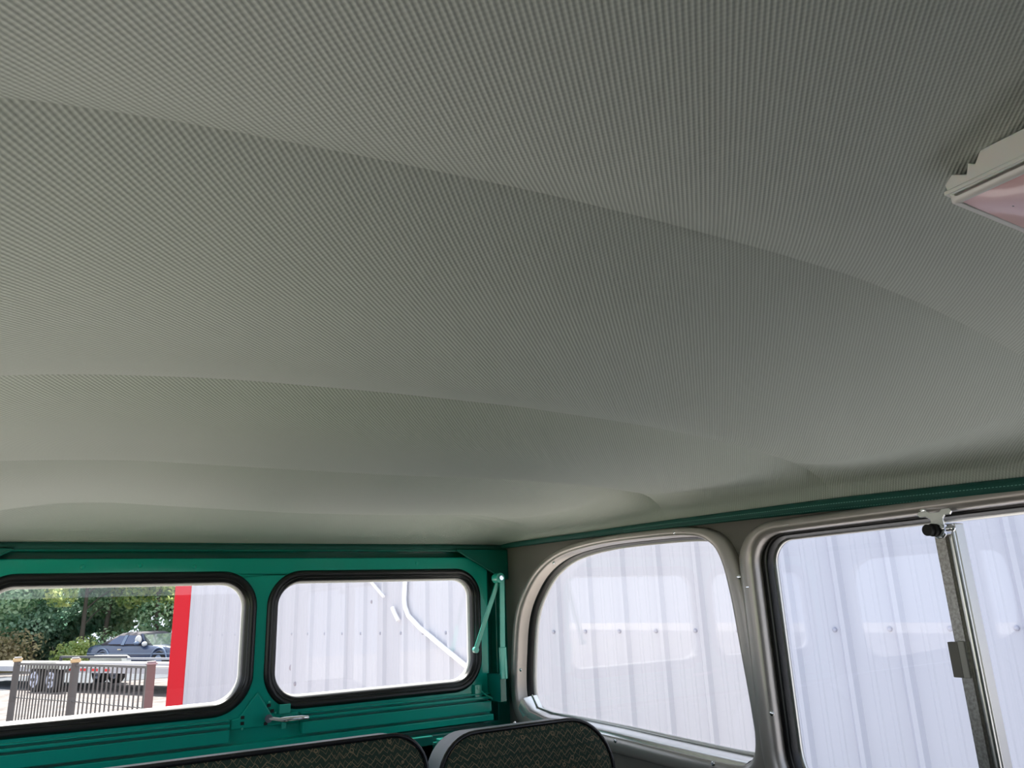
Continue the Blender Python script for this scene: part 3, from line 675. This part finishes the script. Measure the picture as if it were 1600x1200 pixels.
# ------------------------------------------------------------------ parked car
CB = mat('navy_car_paint', (0.055, 0.080, 0.155), 0.25, coat=0.8); CR = mat('grey_cloth_roof', (0.10, 0.09, 0.105), 0.8); CG = mat('dark_car_glass', (0.04, 0.08, 0.20), 0.08, coat=1.0); CGW = mat('windscreen_glass', (0.12, 0.14, 0.13), 0.05, coat=1.0)
CS = mat('pale_blue_trim', (0.25, 0.31, 0.42), 0.35, metal=.5)
WB = mat('white_cloth', (0.8, 0.78, 0.74), 0.8)
c0 = Vector((1.72, 36.2)); c1 = Vector((4.70, 31.65)); cax = (c1 - c0).normalized(); cn = Vector((cax.y, -cax.x))     # cn: towards viewer's side
if cn.y > 0: cn = -cn
car = thing('parked_car', (3.2, 34.5, G), 'dark blue car with grey cloth roof parked under the trees', 'car')
def K(u, v, w): q = c0 + cax * u - cn * w; return (q.x, q.y, G + v)   # w = 0 near side .. 1.75 far side
def loft(m, sections, smooth=True):
    """sections: list over u of lists of (w, v) rings, same count"""
    n = len(sections[0][1]); vs = [K(u, v, w) for u, ring in sections for w, v in ring]
    fs = [(i * n + k, i * n + (k + 1) % n, (i + 1) * n + (k + 1) % n, (i + 1) * n + k) for i in range(len(sections) - 1) for k in range(n)]
    fs += [tuple(range(n))[::-1], tuple((len(sections) - 1) * n + k for k in range(n))]
    m.add(vs, fs, smooth)
def ring(w0, w1, zb, zt):
    return [(w0 + .10, zb), (w0 + .0, zb + .12), (w0 - .02, (zb + zt) / 2), (w0 + .03, zt - .06), (w0 + .12, zt), (w1 - .12, zt), (w1 - .03, zt - .06), (w1 + .02, (zb + zt) / 2), (w1, zb + .12), (w1 - .10, zb)]
m = MB()
body = [(0, .45, .80), (.06, .36, .86), (.35, .30, .92), (1.2, .28, .93), (1.9, .24, .90), (3.0, .24, .89), (3.5, .26, .88), (4.3, .28, .83), (4.95, .32, .76), (5.12, .38, .66)]
loft(m, [(u, ring(.06 if 0 < i < len(body) - 1 else .14, 1.72 if 0 < i < len(body) - 1 else 1.62, zb, zt)) for i, (u, zb, zt) in enumerate(body)]); m.build('body', CB, car)
gh = [(.75, .90, 1.0), (1.25, .88, 1.22), (1.65, .86, 1.34), (2.1, .86, 1.37), (2.75, .86, 1.35), (3.0, .86, 1.30)]
m = MB(); loft(m, [(u, [(.12, zb), (.14, (zb + zt) / 2), (.24, zt - .07), (.40, zt), (1.38, zt), (1.54, zt - .07), (1.64, (zb + zt) / 2), (1.66, zb)]) for u, zb, zt in gh]); m.build('cloth_roof', CR, car)
m = MB(); loft(m, [(3.0, [(.20, .86), (.24, 1.27), (1.54, 1.27), (1.58, .86)]), (3.65, [(.14, .84), (.15, .86), (1.63, .86), (1.64, .84)])], False); m.build('windscreen', CGW, car)
def sidepane(nm, poly, mt, dep=.012):
    m = MB()
    def pl(u, v, h): return K(u, v, .115 + max(0, (v - .9)) * .26 - h)
    m.prism(poly, pl, 0, dep); return m.build(nm, mt, car)
sidepane('side_window', [(1.15, .94), (1.95, .93), (2.03, 1.24), (1.75, 1.24), (1.40, 1.10)], CG, .03)
sidepane('side_window', [(2.12, .93), (3.15, .92), (2.90, 1.22), (2.22, 1.25)], CG, .03)
sidepane('door_pillar', [(1.95, .90), (2.12, .90), (2.22, 1.26), (2.06, 1.26)], CS, .045)
m = MB(); m.bar(K(3.25, .90, .14), K(2.92, 1.28, .22), .05, .05); m.build('windscreen_pillar', CB, car)
m = MB(); m.bar(K(.10, .60, .03), K(4.9, .56, .03), .03, .05); m.build('side_moulding', CS, car)
m = MB(); m.ball(K(3.02, .96, -.08), .11, .11, .08); m.build('door_mirror', CS, car)
m = MB(); m.ball(K(2.98, 1.08, .02), .12, .12, .17); m.ball(K(3.30, .92, .05), .10, .10, .09); m.build('white_cover', WB, car)
m = MB(); m.bar(K(1.85, .74, .03), K(2.05, .74, .03), .03, .035); m.build('door_handle', CHROME, car)
for u in (.98, 4.15):
    m = MB(); pts = [K(u + .42 * math.cos(a), .36 + .42 * math.sin(a), .035) for a in [math.pi * i / 12 for i in range(13)]]; m.tube(pts, .035, 8); m.build('wheel_arch', CS, car)
    for w in (.02, 1.56):
        m = MB(); m.tube([K(u, .33, w), K(u, .33, w + .2)], .33, 24); wh = m.build('wheel', TYRE, car, bevel=.03)
        m = MB(); m.tube([K(u, .33, w - .012 if w < 1 else w + .19), K(u, .33, w + .02 if w < 1 else w + .212)], .19, 18); m.build('wheel_disc', CS, wh)

# ------------------------------------------------------------------ trees
LEAFS = [mat_leaf('blue_green_leaf', (0.13, 0.29, 0.20), (0.48, 0.66, 0.50)), mat_leaf('yellow_green_leaf', (0.26, 0.40, 0.14), (0.80, 0.82, 0.34)),
         mat_leaf('mid_green_leaf', (0.15, 0.33, 0.19), (0.66, 0.80, 0.52)), mat_leaf('olive_brown_leaf', (0.26, 0.22, 0.13), (0.72, 0.62, 0.36))]
BARK = mat('grey_bark', (0.09, 0.075, 0.06), 0.9, bump=(8, .6, .05))
rnd = random.Random(5)
def foliage(blobs, n, size, rnd):
    m = MB(); vs = []; fs = []
    for _ in range(n):
        cx, cy, cz, rx, ry, rz = rnd.choices(blobs, weights=[b[3] * b[5] for b in blobs])[0]
        while True:
            a, b, c = rnd.uniform(-1, 1), rnd.uniform(-1, 1), rnd.uniform(-1, 1); q = a * a + b * b + c * c
            if .25 < q < 1: break
        p = Vector((cx + a * rx, cy + b * ry, cz + c * rz))
        nv = Vector((a, b, c)).normalized() + Vector((rnd.gauss(0, .6), rnd.gauss(0, .6), rnd.gauss(.3, .6))); nv.normalize()
        t = nv.orthogonal().normalized(); t.rotate(Matrix.Rotation(rnd.uniform(0, 6.28), 3, nv)); bt = nv.cross(t)
        L_ = size * rnd.uniform(.6, 1.35); w = L_ * .62; o = len(vs)
        vs += [p - t * L_ / 2, p + bt * w / 2 + nv * .1 * L_, p + t * L_ / 2, p - bt * w / 2 + nv * .1 * L_]; fs.append((o, o + 1, o + 2, o + 3))
    m.add(vs, fs); return m
def tree(x, y, h, r, leaf, label, n=2600, low=1.2, size=.19, lean=0, tr_=.10):
    t = thing('tree', (x, y, G), label, 'tree', 'trees behind the parked car')
    m = MB(); top_ = (x + lean, y, G + h * .75)
    m.tube([(x, y, G - .05), (x + lean * .2, y, G + h * .2), (x + lean * .6, y + .1, G + h * .45), top_], tr_, 10, rs=[tr_ * 1.3, tr_, tr_ * .7, tr_ * .3])
    for k in range(6):
        z0 = G + h * (.22 + .09 * k); a = rnd.uniform(0, 6.28); l = r * rnd.uniform(.6, .9)
        p0 = Vector((x + lean * .45, y, z0)); m.tube([p0, p0 + Vector((math.cos(a) * l * .5, math.sin(a) * l * .5, l * .35)), p0 + Vector((math.cos(a) * l, math.sin(a) * l, l * .6))], .04, 6, rs=[tr_ * .4, tr_ * .28, tr_ * .12])
    m.build('trunk', BARK, t)
    blobs = []
    for k in range(16):
        a = rnd.uniform(0, 6.28); q = rnd.uniform(.15, .8) * r; z = rnd.uniform(low + .5, h); b = r * rnd.uniform(.28, .5) * (1 - .35 * (z / h) ** 2)
        blobs.append((x + lean * z / h + q * math.cos(a), y + q * math.sin(a), G + z, b, b, b * .8))
    foliage(blobs, int(n * 1.7), size, rnd).build('foliage', LEAFS[leaf], t, normals=False)
    return t
TR = [(-4.6, 42.0, 8.5, 2.8, 0, 'dense blue green tree at the left end of the tree line', 3000, .8),
      (-2.3, 40.5, 8.0, 2.5, 2, 'mid green tree with pale sunlit leaves left of the fence posts', 3000, .9),
      (-.1, 41.5, 9.0, 2.7, 0, 'large dark blue green tree above the trailer wheels', 3200, .8),
      (1.7, 39.6, 7.5, 1.8, 1, 'yellow green tree with brown lower leaves behind the car boot', 2200, 1.2),
      (2.6, 41.0, 9.0, 2.3, 2, 'tall tree with leaning dark trunk behind the back of the car', 2600, 1.7),
      (4.6, 39.2, 8.5, 2.2, 1, 'bright yellow leaved tree above the car roof', 2200, 2.0),
      (5.9, 38.4, 8.5, 2.6, 2, 'full green tree behind the car beside the red corner', 3000, .8),
      (8.2, 37.2, 8.5, 2.8, 0, 'blue green tree partly behind the red building corner', 2600, .8)]
for x, y, h, r, lf, lb_, n, low in TR: tree(x, y, h, r, lf, lb_, n, low, lean=.5 if 'leaning' in lb_ else 0)
BK = [(-8, 47), (-4, 47.5), (-1, 47), (2, 46.5), (5, 46), (8, 44.5), (11, 43)]
for i, (x, y) in enumerate(BK):
    t = tree(x, y, 11, 3.4, 0, 'tall dark tree in the woods behind the front row of trees', 4200, .6, size=.5); t['group'] = 'woodland trees'
for i, (x, y) in enumerate([(-6, 44), (-3.2, 44.2), (-.4, 44), (2.2, 43.6), (4.8, 43), (7.4, 42), (9.8, 40.5)]):
    b = thing('bush', (x, y, G), 'tall dense shrub in the shade between the trees behind the car', 'bush', 'shrubs in the wood')
    bl = [(x + rnd.uniform(-1.2, 1.2), y + rnd.uniform(-.4, .4), G + rnd.uniform(.4, 3.6), 1.0, .8, .8) for _ in range(10)]
    foliage(bl, 2600, .3, rnd).build('foliage', LEAFS[0 if i % 2 else 2], b, normals=False)
for i, (x, y, r, lf, lb_) in enumerate([(-3.4, 39.6, 1.4, 3, 'brown and olive bush at the left under the trees'), (-.9, 39.2, 1.5, 3, 'dry olive bush behind the trailer wheels'),
                                        (1.2, 38.6, 1.1, 1, 'yellow green bush left of the parked car'), (3.4, 39.2, 1.5, 2, 'green bush behind the parked car'), (6.2, 36.9, 1.2, 3, 'olive brown bush at the car bonnet')]):
    b = thing('bush', (x, y, G), lb_, 'bush')
    bl = [(x + rnd.uniform(-.6, .6) * r, y + rnd.uniform(-.3, .3), G + rnd.uniform(.3, 1.0) * r * .7, r * .6, r * .5, r * .5) for _ in range(8)]
    foliage(bl, 1500, .16, rnd).build('foliage', LEAFS[lf], b, normals=False)
    m = MB()
    for k in range(5): m.tube([(x + .1 * k - .2, y, G - .02), (x + (.1 * k - .2) * 3, y + .1, G + r * .8)], .02, 6)
    m.build('stem', BARK, b)

for o in S.objects:
    if '_w' in o: del o['_w']
